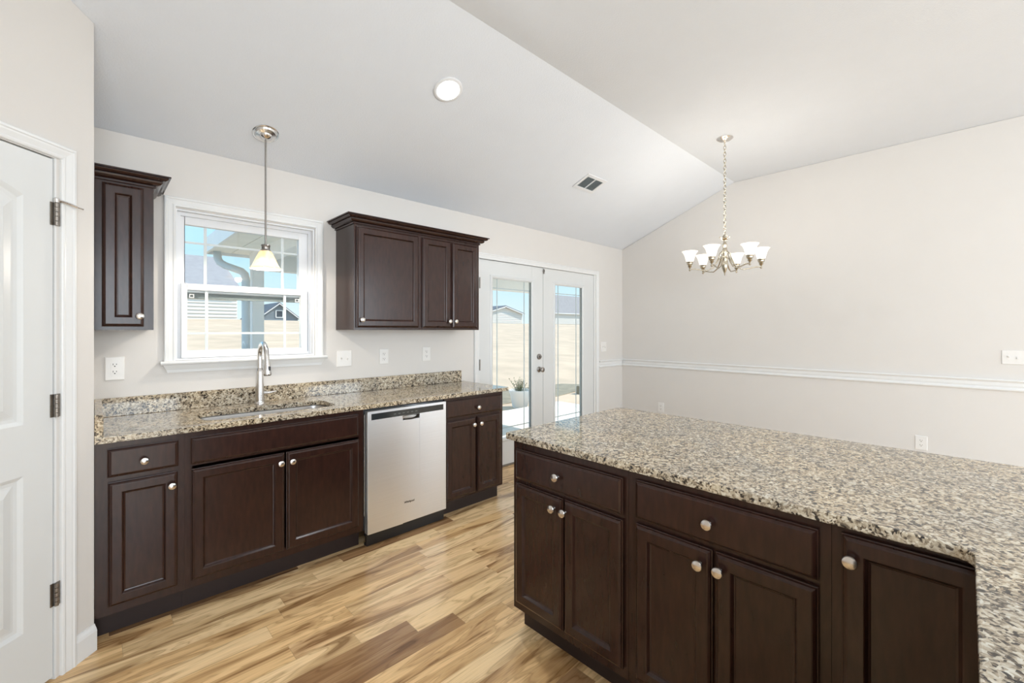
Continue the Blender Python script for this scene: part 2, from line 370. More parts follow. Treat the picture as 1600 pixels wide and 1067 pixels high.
e = empty('window_4', (XL - 0.06, -4.4, 0.4), math.radians(-90)); tag(e, 'wide white framed window in the side wall behind the photographer', 'window', kind='structure')  # invented side window around the added fill light
link('window_frame', ring_frame(0.001, 2.399, 0.001, 2.099, 0, [(0, -0.05), (0, 0.05), (0.06, 0.05), (0.06, -0.05)]), M['vinyl'], e)
link('glass_pane', boxm(0.06, 2.34, -0.003, 0.003, 0.06, 2.04), M['glass'], e)
# baseboards
BBP = [(0, 0), (-0.014, 0), (-0.014, 0.085), (-0.011, 0.095), (-0.006, 0.105), (-0.004, 0.112), (0, 0.112)]
bm = BM(); prism(bm, [(p[0] , p[1]) for p in BBP], 'x', -0.085, 0.0)
o = link('baseboard_diagonal', bm, M['trim']); o.location = DIA; o.rotation_euler = (0, 0, A45)
tag(o, 'white baseboard between the pantry door casing and the cabinets', 'baseboard', kind='structure')
bm = BM(); prism(bm, [(XR + p[0], p[1]) for p in BBP], 'y', YB, 0)
tag(link('baseboard_right', bm, M['trim']), 'white baseboard along the long wall behind the peninsula', 'baseboard', kind='structure')
bm = BM(); prism(bm, BBP, 'x', 4.575, XR - 0.014)
tag(link('baseboard_back', bm, M['trim']), 'white baseboard between the glass doors and the corner', 'baseboard', kind='structure')
# chair rail
CR = [(0, 0.897), (-0.010, 0.897), (-0.016, 0.902), (-0.018, 0.910), (-0.015, 0.917), (-0.009, 0.922), (-0.009, 0.930), (-0.013, 0.936), (-0.013, 0.960), (-0.016, 0.968), (-0.024, 0.973), (-0.026, 0.980), (-0.024, 0.986), (0, 0.986)]
bm = BM(); prism(bm, [(XR + p[0], p[1]) for p in CR], 'y', YB, 0)
tag(link('trim_1', bm, M['trim'], smooth=False), 'white moulded chair rail along the long wall', 'chair rail', kind='structure')
bm = BM(); prism(bm, CR, 'x', 4.575, XR - 0.026)
tag(link('trim_2', bm, M['trim']), 'short white chair rail between the glass doors and the corner', 'chair rail', kind='structure')

# ------------------------------------------------------------------ sink window
x0, x1, z0, z1 = WIN
tag(link('trim_3', u_frame(0.289, 1.186, 1.192, 2.148, 0, CASING), M['trim']), 'white moulded casing around the sink window', 'window casing', kind='structure')
bm = BM(); prism(bm, [(0.10, 1.170), (-0.038, 1.170), (-0.044, 1.176), (-0.046, 1.182), (-0.044, 1.188), (-0.038, 1.192), (0.10, 1.192)], 'x', x0 + 0.001, x1 - 0.001)
prism(bm, [(0, 1.170), (-0.038, 1.170), (-0.044, 1.176), (-0.046, 1.182), (-0.044, 1.188), (-0.038, 1.192), (0, 1.192)], 'x', 0.272, x0 + 0.001)
prism(bm, [(0, 1.170), (-0.038, 1.170), (-0.044, 1.176), (-0.046, 1.182), (-0.044, 1.188), (-0.038, 1.192), (0, 1.192)], 'x', x1 - 0.001, 1.205)
tag(link('trim_4', bm, M['trim']), 'white window sill board below the sink window', 'window sill', kind='structure')
bm = BM(); loft(bm, [[(0.284, 0, 1.170), (0.284, -0.030, 1.170), (1.193, -0.030, 1.170), (1.193, 0, 1.170)], [(0.300, 0, 1.140), (0.300, -0.014, 1.140), (1.177, -0.014, 1.140), (1.177, 0, 1.140)],
                    [(0.305, 0, 1.124), (0.305, -0.012, 1.124), (1.172, -0.012, 1.124), (1.172, 0, 1.124)]], cap0=True, cap1=True)
tag(link('trim_5', bm, M['trim']), 'white apron moulding under the sink window sill', 'window apron', kind='structure')
e = empty('window_1', (0, 0, 0)); tag(e, 'white double-hung window with grilles above the sink', 'window', kind='structure')
link('window_frame', ring_frame(x0 + 0.001, x1 - 0.001, z0 + 0.003, z1 - 0.001, 0.06, [(0, -0.075), (0, 0.058), (0.010, 0.058), (0.010, 0.02), (0.030, 0.02), (0.030, -0.03), (0.022, -0.03), (0.022, -0.075)]), M['vinyl'], e)
def sash(name, a, b, c, d, y, gx0, gx1, gz0, gz1, t=0.018):
    bm = BM()
    wall_rects(bm, a, b, c, d, [(gx0, gx1, gz0, gz1)], y - t, y + t)
    s = link(name, bm, M['vinyl'], e, bevel=0.003)
    link('glass_pane', boxm(gx0 - 0.004, gx1 + 0.004, y - 0.003, y + 0.003, gz0 - 0.004, gz1 + 0.004), M['glass'], s)
    return s
up = sash('upper_sash', 0.362, 1.108, 1.60, 2.06, 0.075, 0.392, 1.042, 1.645, 2.008)
def grille(par, y, xs, zs, gx0, gx1, gz0, gz1, r=0.008):
    bm = BM()
    for x in xs: box(bm, x - r, x + r, y + 0.004, y + 0.009, gz0, gz1)
    for z in zs: box(bm, gx0, gx1, y + 0.0045, y + 0.0085, z - r * 0.8, z + r * 0.8)
    link('grille', bm, M['vinyl'], par)
grille(up, 0.075, (0.500, 0.942), (1.905,), 0.392, 1.042, 1.645, 2.008)
lo = sash('lower_sash', 0.372, 1.086, 1.205, 1.650, 0.032, 0.398, 1.045, 1.250, 1.612)
grille(lo, 0.032, (0.500, 0.944), (1.352,), 0.398, 1.045, 1.25, 1.612)
link('insect_screen_frame', ring_frame(0.375, 1.085, 1.215, 1.615, 0.112, [(0, 0), (0, 0.014), (0.022, 0.014), (0.022, 0)]), M['screen'], e)  # dark grey ring outside the lower sash
link('insect_screen_rail', boxm(0.385, 1.085, 0.096, 0.1129, 1.566, 1.612), M['screen'], e)  # dark bar painting the shaded outer face of the upper sash rail
for sxx in (0.424, 1.02):
    bm = BM(); ring = ring_frame(sxx - 0.012, sxx + 0.012, 1.565, 1.588, 0.028, [(0, 0), (0, 0.004), (0.004, 0.004), (0.004, 0)])
    bm.free(); link('screen_latch', ring, M['plate'], e)

# ------------------------------------------------------------------ french doors
tag(link('trim_6', u_frame(2.572, 4.570, 0, 2.108, 0, CASING), M['trim']), 'white moulded casing around the pair of glass doors', 'door casing', kind='structure')
bm = BM(); box(bm, 2.613, 2.640, -0.001, 0.13, 0, 2.064); box(bm, 4.478, 4.502, -0.001, 0.13, 0, 2.064); box(bm, 2.613, 4.502, -0.001, 0.13, 2.052, 2.064)
tag(link('trim_7', bm, M['trim']), 'white jamb lining the glass door opening', 'door jamb', kind='structure')
tag(link('trim_8', boxm(2.641, 4.477, 0.0, 0.135, 0.0, 0.018), M['pewter'], bevel=0.003), 'dark metal threshold under the glass doors', 'threshold', kind='structure')
def french(n, x0, x1, g0, g1, label, knobs, hinge_x):
    e = empty(n, (0, 0, 0)); tag(e, label, 'door', kind='structure')
    z0, z1, gz0, gz1 = 0.022, 2.049, 0.285, 1.882
    s = link('door_slab', wall_rects(BM(), x0, x1, z0, z1, [(g0, g1, gz0, gz1)], 0.004, 0.048), M['door'], e, bevel=0.002)
    link('glass_pane', boxm(g0 - 0.01, g1 + 0.01, 0.022, 0.030, gz0 - 0.01, gz1 + 0.01), M['glass'], e)
    link('gasket', boxm(g1 - 0.013, g1 - 0.001, 0.012, 0.0215, gz0, gz1), M['screen'], e)  # dark strip painted in for the glass bead's shadow line
    link('glass_bead', ring_frame(g0 - 0.028, g1 + 0.028, gz0 - 0.028, gz1 + 0.028, 0.004, [(0, 0), (0, 0.004), (0.008, 0.010), (0.022, 0.008), (0.034, 0.0), (0.034, -0.016), (0.028, -0.016)]), M['door'], e)
    bm = BM(); r = 0.0045
    for x in (g0 + 0.088, g1 - 0.088): box(bm, x - r, x + r, 0.031, 0.036, gz0, gz1)
    for z in (gz0 + 0.098, gz1 - 0.095): box(bm, g0, g1, 0.0315, 0.0355, z - r, z + r)
    link('grille', bm, M['pewter'] if False else M['spout'], e)
    for hz in ((0.24, 1.04, 1.82) if hinge_x is not None else ()):
        bm = BM(); box(bm, hinge_x - 0.004, hinge_x + 0.012, -0.001, 0.006, hz - 0.05, hz + 0.05); lathe(bm, [(0.006, hz - 0.052), (0.006, hz + 0.052)], (hinge_x + 0.001, -0.006, 0), 10)
        link('hinge', bm, M['hinge'], e, smooth=True)
    if knobs:
        for kz in (1.084, 0.946):
            bm = BM()
            if kz > 1: lathe(bm, [(0.031, 0.004), (0.031, -0.006), (0.026, -0.012), (0.012, -0.014), (0.012, -0.03), (0.008, -0.03)], (knobs, 0, kz), 20, 'y')
            else: lathe(bm, [(0.030, 0.004), (0.030, -0.004), (0.022, -0.010), (0.010, -0.014), (0.010, -0.030), (0.020, -0.036), (0.027, -0.048), (0.026, -0.060), (0.016, -0.066)], (knobs, 0, kz), 20, 'y')
            link('deadbolt' if kz > 1 else 'door_knob', bm, M['pewter'], e, smooth=True)
    return e
dl = french('door_1', 2.643, 3.541, 2.806, 3.366, 'white glass door with the knob and deadbolt, left of the pair', 3.475, 2.641)
dr = french('door_2', 3.546, 4.474, 3.742, 4.250, 'white glass door without a knob, right of the pair', None, None)
link('weatherstrip', boxm(2.645, 3.541, -0.0005, 0.03, 2.0495, 2.0515), M['slot'], dl)  # dark strip painting the shade in the gap above the door
link('meeting_seal', boxm(3.5415, 3.5455, 0.006, 0.04, 0.022, 2.049), M['screen'], dr)  # grey strip painting the shade of the gap between the doors
bm = BM(); lathe(bm, [(0.010, -0.012), (0.014, -0.010), (0.014, -0.004)], (3.544, 0, 2.015), 12, 'y'); box(bm, 3.537, 3.551, -0.012, -0.006, 1.985, 2.035)
link('flush_bolt', bm, M['pewter'], dr, smooth=True)

# ------------------------------------------------------------------ pantry door in the diagonal wall
o = link('trim_9', u_frame(-1.0, -0.085, 0, 2.104, 0, CASING + []), M['trim']); o.location = DIA; o.rotation_euler = (0, 0, A45)
tag(o, 'white moulded casing around the pantry door', 'door casing', kind='structure')
bm = BM(); box(bm, -DO0, -DO0 - 0.006, -0.001, 0.11, 0, 2.046); box(bm, -DO1 + 0.006, -DO1, -0.001, 0.11, 0, 2.046); box(bm, -DO1, -DO0, -0.001, 0.11, 2.046, DOZ)
o = link('trim_10', bm, M['trim']); o.location = DIA; o.rotation_euler = (0, 0, A45)
tag(o, 'white jamb lining the pantry door opening', 'door jamb', kind='structure')
e = empty('door_3', DIA, A45); tag(e, 'white two-panel pantry door with arched upper panel at the far left', 'door', kind='structure')
def arch_outline(x0, x1, z0, zs, rise, i, y):
    a, b = x0 + i, x1 - i; pts = [(a, y, z0 + i), (b, y, z0 + i)]
    n = 16
    for k in range(n + 1):
        t = k / n; x = b + (a - b) * t
        sh = math.sin(math.pi * t) ** 0.8 if 0 < t < 1 else 0
        pts.append((x, y, zs - i + rise * sh))
    return pts
xa, xb, za, zb = -0.926, -0.161, 0.012, 2.041
yf = 0.004; pxa, pxb = -0.826, -0.262
bm = BM()
wall_rects(bm, xa, xb, za, zb - 0.0, [(pxa, pxb, 0.25, 0.832), (pxa, pxb, 1.021, 1.94)], yf, yf + 0.035)
# fill between arch and rectangle top
arch = [(p[0], p[2]) for p in arch_outline(pxa, pxb, 1.021, 1.872, 0.066, 0, 0)][2:]
for (ax, az), (bx, bz) in zip(arch, arch[1:]):
    prism(bm, [(ax, az), (bx, bz), (bx, 1.94), (ax, 1.94)], 'y', yf, yf + 0.035)
link('door_slab', bm, M['door'], e)
PP = [(0, 0.0), (0.006, -0.003), (0.014, -0.008), (0.026, -0.009), (0.034, -0.008), (0.060, -0.001), (0.062, 0.0)]
bm = BM(); loft(bm, [arch_outline(pxa, pxb, 1.021, 1.872, 0.066, i, yf - h) for i, h in PP], cap1=True); link('raised_panel', bm, M['door'], e)
bm = BM(); loft(bm, [rect_ring(pxa, pxb, 0.25, 0.832, i, yf - h) for i, h in PP], cap1=True); link('raised_panel', bm, M['door'], e)
for hz in (0.333, 1.075, 1.828):
    bm = BM(); box(bm, -0.172, -0.160, 0.001, 0.0035, hz - 0.045, hz + 0.045); box(bm, -0.160, -0.140, -0.0035, -0.001, hz - 0.045, hz + 0.045)
    for k in range(5): lathe(bm, [(0.007, hz - 0.045 + k * 0.018), (0.007, hz - 0.029 + k * 0.018)], (-0.156, -0.006, 0), 10)
    hg = link('hinge', bm, M['hinge'], e)
    if hz > 1.5:
        bm = BM(); tube(bm, [(-0.156, -0.006, hz + 0.055), (-0.13, -0.02, hz + 0.05), (-0.105, -0.035, hz + 0.04)], 0.006, 8); tube(bm, [(-0.108, -0.033, hz + 0.041), (-0.088, -0.045, hz + 0.036)], 0.003, 8)
        lathe(bm, [(0.009, hz + 0.045), (0.009, hz + 0.06), (0.005, hz + 0.064)], (-0.156, -0.006, 0), 10)
        link('hinge_stop', bm, M['nickel'], hg, smooth=True)
bm = BM(); lathe(bm, [(0.030, 0.004), (0.030, -0.004), (0.010, -0.014), (0.010, -0.030), (0.027, -0.048), (0.016, -0.066)], (-0.865, 0, 0.95), 20, 'y'); link('door_knob', bm, M['nickel'], e, smooth=True)

# ------------------------------------------------------------------ cabinets
DOORP = [(0.004, 0), (0.004, 0.003), (0, 0.003), (0, 0.011), (0.003, 0.012), (0.005, 0.0165), (0.011, 0.0205), (0.014, 0.0215), (0.045, 0.0215), (0.0475, 0.020), (0.0535, 0.0115), (0.057, 0.0105), (0.0585, 0.0095), (0.062, 0.0095)]
DRAWP = [(0.004, 0), (0.004, 0.003), (0, 0.003), (0, 0.011), (0.003, 0.012), (0.005, 0.0165), (0.011, 0.0205), (0.014, 0.0215)]
def knob_bm(x, y, z):
    bm = BM(); lathe(bm, [(0.008, y), (0.007, y - 0.006), (0.0055, y - 0.012), (0.008, y - 0.017), (0.0155, y - 0.019), (0.0165, y - 0.022), (0.015, y - 0.025), (0.009, y - 0.0275), (0.002, y - 0.028)], (x, 0, z), 20, 'y'); return bm
def front(parent, kind, x0, x1, z0, z1, yf, knob=None):
    p = link(kind, panel(x0, x1, z0, z1, yf, DOORP if kind == 'cabinet_door' else DRAWP), M['cab'], parent)
    if knob: link('knob', knob_bm(knob[0], yf - 0.0215, knob[1]), M['nickel'], p, smooth=True)
    return p
def base_cabinet(name, loc, rz, w, depth, fronts, label, toe=0.11, top=0.876, toe_d=0.065, side_toe=None, hollow=False):
    """local: x along the front, front face at y=0, body towards +y"""
    e = empty(name, loc, rz); tag(e, label, 'cabinet', 'espresso base cabinets')
    bm = BM()
    if hollow:
        box(bm, 0, 0.018, 0.02, depth, toe, top); box(bm, w - 0.018, w, 0.02, depth, toe, top); box(bm, 0.018, w - 0.018, 0.02, depth, toe, toe + 0.018); box(bm, 0.018, w - 0.018, depth - 0.012, depth, toe + 0.018, top)
        wall_rects(bm, 0, w, toe, top, [(0.03, w - 0.03, toe + 0.05, top - 0.17)], 0, 0.02)
    else: box(bm, 0, w, 0.0, depth, toe, top)
    link('body', bm, M['cab'], e)
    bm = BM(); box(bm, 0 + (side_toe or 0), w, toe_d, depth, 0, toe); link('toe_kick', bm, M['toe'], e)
    for f in fronts: front(e, *f[:5], -0.0005, f[5] if len(f) > 5 else None)
    return e
FY = -0.573; G = 0.0008
base_cabinet('base_cabinet', (0.001, FY, 0), 0, 0.3155, 0.571,
    [('drawer_front', 0.041, 0.292, 0.720, 0.846, (0.165, 0.776)), ('cabinet_door', 0.043, 0.289, 0.149, 0.697, (0.265, 0.637))],
    'narrow dark cabinet with one drawer and one door, beside the diagonal wall')
base_cabinet('sink_cabinet', (0.317, FY, 0), 0, 0.905, 0.571,
    [('drawer_front', 0.022, 0.869, 0.716, 0.848), ('cabinet_door', 0.025, 0.444, 0.149, 0.693, (0.421, 0.642)), ('cabinet_door', 0.454, 0.873, 0.149, 0.693, (0.480, 0.641))],
    'wide dark sink cabinet with two doors under a blank drawer front', hollow=True)
base_cabinet('base_cabinet', (1.839, FY, 0), 0, 0.572, 0.571,
    [('drawer_front', 0.006, 0.547, 0.724, 0.853, (0.293, 0.778)), ('cabinet_door', 0.006, 0.280, 0.128, 0.704, (0.249, 0.651)), ('cabinet_door', 0.299, 0.540, 0.128, 0.704, (0.318, 0.651))],
    'dark cabinet right of the dishwasher with one drawer and two doors')
PX = 1.387; R90 = math.radians(-90)
base_cabinet('base_cabinet', (PX, -1.7675, 0), R90, 0.592, 0.600,
    [('drawer_front', 0.026, 0.575, 0.704, 0.838, (0.278, 0.773)), ('cabinet_door', 0.024, 0.299, 0.148, 0.686, (0.258, 0.640)), ('cabinet_door', 0.306, 0.575, 0.148, 0.686, (0.316, 0.640))],
    'dark peninsula cabinet with drawer and two doors, nearest the glass doors', side_toe=0.003)
base_cabinet('base_cabinet', (PX, -2.3605, 0), R90, 0.596, 0.600,
    [('drawer_front', 0.034, 0.570, 0.712, 0.847, (0.291, 0.778)), ('cabinet_door', 0.034, 0.298, 0.148, 0.694, (0.263, 0.643)), ('cabinet_door', 0.307, 0.570, 0.148, 0.694, (0.323, 0.645))],
    'dark middle peninsula cabinet with a wide drawer over two doors')
base_cabinet('corner_cabinet', (PX, -2.9575, 0), R90, 0.290, 0.600,
    [('cabinet_door', 0.022, 0.284, 0.148, 0.856, (0.043, 0.798))],
    'dark peninsula cabinet with one tall door, at the inner corner of the granite')
base_cabinet('base_cabinet', (PX + 0.601, -3.2485, 0), math.radians(180), 1.395, 0.58,
    [('cabinet_door', 0.86, 1.11, 0.148, 0.69), ('cabinet_door', 1.12, 1.37, 0.148, 0.69), ('drawer_front', 0.86, 1.37, 0.712, 0.847)],
    'dark cabinet run under the short granite leg at the photographer side')
tag(link('peninsula_back_panel', boxm(PX + 0.602, PX + 0.62, -3.83, -1.768, 0, 0.876), M['cab']), 'dark wood panel closing the dining side of the peninsula', 'panel')

def wall_cabinet(x0, x1, yf, doors, label):
    e = empty('wall_cabinet', (x0, 0, 1.372)); tag(e, label, 'cabinet', 'espresso wall cabinets')
    link('body', boxm(0, x1 - x0, yf, -0.0015, 0, 2.107 - 1.372), M['cab'], e)
    for a, b, c, d, k in doors: front(e, 'cabinet_door', a - x0, b - x0, c - 1.372, d - 1.372, yf, (k[0] - x0, k[1] - 1.372))
    return e
UY = -0.305
CROWN = [(0, 2.098), (0.007, 2.098), (0.010, 2.101), (0.010, 2.106), (0.005, 2.107), (0.005, 2.110), (0.016, 2.111), (0.026, 2.115), (0.034, 2.123), (0.036, 2.129), (0.031, 2.130), (0.031, 2.133), (0.046, 2.135), (0.055, 2.141), (0.058, 2.146), (0.053, 2.147), (0.053, 2.149), (0.066, 2.150), (0.066, 2.157), (0, 2.157)]
def crown(x0, x1, yf, left_open, zo):
    bm = BM(); rings = []
    for p, z in CROWN:
        z -= zo
        r = ([(x0 - p, -0.0015, z)] if not left_open else []) + [(x0 - (0 if left_open else p), yf - p, z), (x1 + p, yf - p, z), (x1 + p, -0.0015, z)]
        rings.append(r)
    loft(bm, rings, closed=False)
    # top board
    bm.verts.ensure_lookup_table()
    top = rings[-2]; base = [(x0 if left_open else x0 - CROWN[-2][0], -0.0015, 2.157 - zo)] if left_open else []
    bm.faces.new([bm.verts.new(p) for p in (top + base)])
    return bm
c1 = wall_cabinet(0.001, 0.2215, UY, [(0.027, 0.183, 1.389, 2.088, (0.166, 1.441))], 'narrow dark wall cabinet with one door left of the window')
o = link('crown_moulding', crown(0, 0.2205, UY, True, 1.372), M['cab'], c1)
wall_cabinet(1.280, 1.798, UY, [(1.295, 1.782, 1.389, 2.084, (1.326, 1.441))], 'dark wall cabinet with one wide door right of the window')
wall_cabinet(1.799, 2.382, UY, [(1.815, 2.079, 1.389, 2.082, (2.056, 1.441)), (2.096, 2.352, 1.389, 2.079, (2.116, 1.441))], 'dark wall cabinet with two narrow doors beside the glass doors')
tag(link('crown_moulding', crown(1.2795, 2.3825, UY - 0.0005, False, 0), M['cab']), 'dark stepped crown moulding across the two cabinets right of the window', 'moulding')

# ------------------------------------------------------------------ granite
def rounded(poly, rad, n=7):
    out = []
    m = len(poly)
    for i, p in enumerate(poly):
        r = rad[i] if isinstance(rad, (list, tuple)) else rad
        if r == 0: out.append(p); continue
        p = Vector(p); a = (Vector(poly[i - 1]) - p).normalized(); b = (Vector(poly[(i + 1) % m]) - p).normalized()
        s, t = p + a * r, p + b * r; c = p + (a + b) * r
        for k in range(n + 1):
            th = k / n * math.pi / 2
            out.append(tuple(c - b * r * math.cos(th) - a * r * math.sin(th)))
    return out
def slab(name, outer, hole, z0, z1, label):
    bm = BM(); edges = []
    for lp in ([outer] + ([hole] if hole else [])):
        vs = [bm.verts.new((x, y, z1)) for x, y in lp]
        edges += [bm.edges.new((vs[i], vs[(i + 1) % len(vs)])) for i in range(len(vs))]
    bmesh.ops.triangle_fill(bm, edges=edges, use_beauty=True)
    r = bmesh.ops.extrude_face_region(bm, geom=list(bm.faces))
    bmesh.ops.translate(bm, vec=(0, 0, z0 - z1), verts=[v for v in r['geom'] if isinstance(v, bmesh.types.BMVert)])
    bmesh.ops.dissolve_limit(bm, angle_limit=0.001, verts=bm.verts, edges=bm.edges)
    return tag(link(name, bm, M['granite'], bevel=0.0035), label, 'countertop')
HOLE = rounded([(0.405, -0.200), (0.405, -0.505), (1.095, -0.505), (1.095, -0.215)], 0.07, 8)
slab('countertop', rounded([(0.001, -0.608), (2.452, -0.608), (2.452, -0.001), (0.001, -0.001)], [0, 0.012, 0, 0]), HOLE, 0.877, 0.905, 'speckled granite counter along the window wall with a sink cut-out')
slab('countertop', rounded([(1.352, -1.744), (1.352, -3.212), (0.55, -3.212), (0.55, -3.86), (2.292, -3.86), (2.292, -1.744)], [0.012, 0.038, 0.02, 0.02, 0.02, 0.035]), None, 0.877, 0.905, 'large L-shaped speckled granite top on the peninsula')
tag(link('backsplash', boxm(0.0305, 2.415, -0.020, -0.001, 0.9055, 1.005), M['granite'], bevel=0.002), 'long low granite backsplash under the sink window', 'backsplash')
tag(link('side_splash', boxm(0.001, 0.0295, -0.607, -0.001, 0.9055, 1.005), M['granite'], bevel=0.002), 'short granite side splash at the left end of the sink counter', 'backsplash')

# ------------------------------------------------------------------ sink and faucet
e = empty('kitchen_sink', (0.75, -0.355, 0.66)); tag(e, 'stainless undermount sink set in the granite below the window', 'sink')
def rr(i, z, yo=0): return [(x - 0.75, y + 0.355, z - 0.66) for x, y in rounded([(0.405 + i, -0.200 - i), (0.405 + i, -0.505 + i), (1.095 - i, -0.505 + i), (1.095 - i, -0.215 - i)], 0.07 - max(0, i) * 0.5, 8)]
bm = BM(); loft(bm, [rr(-0.012, 0.8765), rr(-0.012, 0.874), rr(-0.003, 0.872), rr(0.004, 0.80), rr(0.012, 0.705), rr(0.03, 0.69), rr(0.11, 0.683)][::-1], cap0=True)
link('bowl', bm, M['sinksteel'], e, smooth=True)
bm = BM(); lathe(bm, [(0.045, 0.024), (0.045, 0.028), (0.038, 0.029), (0.030, 0.024)], (0, 0, 0), 24); link('drain', bm, M['chrome'], e, smooth=True)
e = empty('kitchen_faucet', (0.757, -0.105, 0.905)); tag(e, 'brushed steel gooseneck faucet with pull-down spray head behind the sink', 'faucet')
bm = BM(); lathe(bm, [(0.030, 0.001), (0.030, 0.006), (0.027, 0.010), (0.0265, 0.02), (0.0245, 0.10), (0.0205, 0.19), (0.0185, 0.225), (0.016, 0.228)], seg=24); link('faucet_body', bm, M['chrome'], e, smooth=True)
bm = BM(); pts = [(0, 0, 0.22), (0, 0, 0.285)]
for k in range(0, 15):
    a = math.pi * k / 14 * 0.93; pts.append((0, -0.075 + 0.075 * math.cos(a), 0.300 + 0.082 * math.sin(a)))
pts.append((0, -0.158, 0.27))
tube(bm, pts, 0.0148, 16); link('spout', bm, M['chrome'], e, smooth=True)
bm = BM(); dd = Vector((0, -0.10, -1)).normalized(); p0 = Vector((0, -0.157, 0.285))
tube(bm, [p0 + dd * t for t in (0, 0.01, 0.05, 0.085, 0.093)], [0.0155, 0.0165, 0.020, 0.0245, 0.022], 20); h = link('spray_head', bm, M['chrome'], e, smooth=True)
bm = BM(); tube(bm, [p0 + dd * 0.0931, p0 + dd * 0.096], 0.018, 18); link('spray_nozzle', bm, M['black'], h)
bm = BM(); box(bm, 0.004, 0.013, -0.190, -0.178, 0.222, 0.247); o = link('spray_button', bm, M['black'], h, bevel=0.002)
bm = BM(); tube(bm, [(0.020, 0, 0.065), (0.045, 0, 0.066)], 0.0125, 14); tube(bm, [(0.045, 0, 0.066), (0.06, -0.003, 0.067), (0.095, -0.008, 0.073)], [0.009, 0.0075, 0.0045], 12); link('handle', bm, M['chrome'], e, smooth=True)

# ------------------------------------------------------------------ dishwasher
e = empty('dishwasher', (1.2255, FY, 0)); tag(e, 'stainless steel dishwasher with black control strip between the dark cabinets', 'dishwasher')
link('body', boxm(0.004, 0.608, 0.012, 0.55, 0.10, 0.868), M['black'], e)
X0, X1 = 0.011, 0.604
bm = BM(); n = 10; yF = -0.034
# door skin with a shallow pocket for the handle
xs = [X0, 0.268, 0.372, X1]; hz0, hz1, zt0, zt1 = 0.772, 0.800, 0.800, 0.858
wall_rects(bm, X0, X1, 0.086, zt1, [(0.255, 0.385, hz0, hz1)], yF, 0.010)
link('door_panel', bm, M['steel'], e, bevel=0.002)
bm = BM(); rings = []
for k, (s, y) in enumerate([(1.0, yF - 0.0005), (0.97, yF - 0.002), (0.92, yF + 0.004), (0.85, yF + 0.022), (0.4, yF + 0.028)]):
    cx = 0.32; hw, hh = 0.066 * s, 0.030 * s
    ring = [(cx + hw, y, hz1 - 0.001)]
    for j in range(1, 12):
        a = math.pi * j / 12; ring.append((cx + hw * math.cos(a), y, hz1 - hh * math.sin(a) ** 0.6))
    ring.append((cx - hw, y, hz1 - 0.001)); rings.append(ring)
loft(bm, rings, cap1=True); link('pocket_handle', bm, M['pewter'], e, smooth=True)
link('control_panel', boxm(0.035, 0.580, yF - 0.0012, yF - 0.0002, 0.803, 0.842), M['blackgloss'], e)
bm = BM()
for k in range(6): box(bm, 0.19 + k * 0.032, 0.206 + k * 0.032, yF - 0.0016, yF - 0.0013, 0.820, 0.823)
link('control_buttons', bm, M['screen'], e)
link('kick_plate', boxm(0.018, 0.604, -0.004, 0.011, 0.004, 0.0715), M['black'], e)
link('lower_rail', boxm(0.008, 0.604, -0.020, 0.011, 0.072, 0.085), M['black'], e)
for x in (0.03, 0.585):
    bm = BM(); lathe(bm, [(0.012, 0.0), (0.012, 0.012), (0.005, 0.014), (0.005, 0.10)], (x, 0.03, 0), 12); link('levelling_foot', bm, M['black'], e)
link('side_strip', boxm(0.0005, 0.003, -0.006, 0.006, 0.20, 0.84), M['nickel'], e)
cu = bpy.data.curves.new('logo', 'FONT'); cu.body = 'Whirlpool'; cu.size = 0.0185; cu.align_x = 'CENTER'; cu.extrude = 0.0003; cu.offset = 0.0004
to = bpy.data.objects.new('tmp', cu); COL.objects.link(to); dg = bpy.context.evaluated_depsgraph_get()
me = bpy.data.meshes.new_from_object(to.evaluated_get(dg)); bpy.data.objects.remove(to)
me.transform(Matrix.Translation((0.305, yF - 0.0008, 0.215)) @ Matrix.Rotation(math.radians(90), 4, 'X'))
bm = BM(); bm.from_mesh(me)
pts = [Vector((0.305 + 0.044 * math.cos(a), yF - 0.0008, 0.2215 + 0.013 * math.sin(a))) for a in [math.radians(120 + 8 * k) for k in range(36)]]
link('logo', bm, M['slot'], e)

# ------------------------------------------------------------------ outlets and switches
def plate(parent, w, h): return link('cover_plate', panel(-w / 2, w / 2, -h / 2, h / 2, 0, [(0, 0), (0, 0.003), (0.002, 0.005), (0.004, 0.0055)]), M['plate'], parent)
def outlet(loc, rz, label, w=0.078, h=0.12):
    e = empty('wall_outlet', loc, rz); tag(e, label, 'outlet', 'duplex wall outlets'); plate(e, w, h)
    for s in (1, -1):
        bm = BM(); prism(bm, rounded([(-0.0165, s * 0.0195 - 0.0145), (0.0165, s * 0.0195 - 0.0145), (0.0165, s * 0.0195 + 0.0145), (-0.0165, s * 0.0195 + 0.0145)], 0.007, 4), 'y', -0.0075, -0.0055)
        r = link('receptacle', bm, M['plate'], e)
        bm = BM(); z = s * 0.0195
        box(bm, -0.008, -0.0055, -0.0079, -0.0074, z - 0.001, z + 0.008); box(bm, 0.0055, 0.008, -0.0079, -0.0074, z + 0.000, z + 0.007)
        lathe(bm, [(0.003, -0.0074), (0.003, -0.0079)], (0, 0, z - 0.007), 10, 'y'); link('slots', bm, M['slot'], r)
    bm = BM(); lathe(bm, [(0.003, -0.0055), (0.003, -0.0066)], (0, 0, 0), 10, 'y'); link('screw', bm, M['plate'], e)
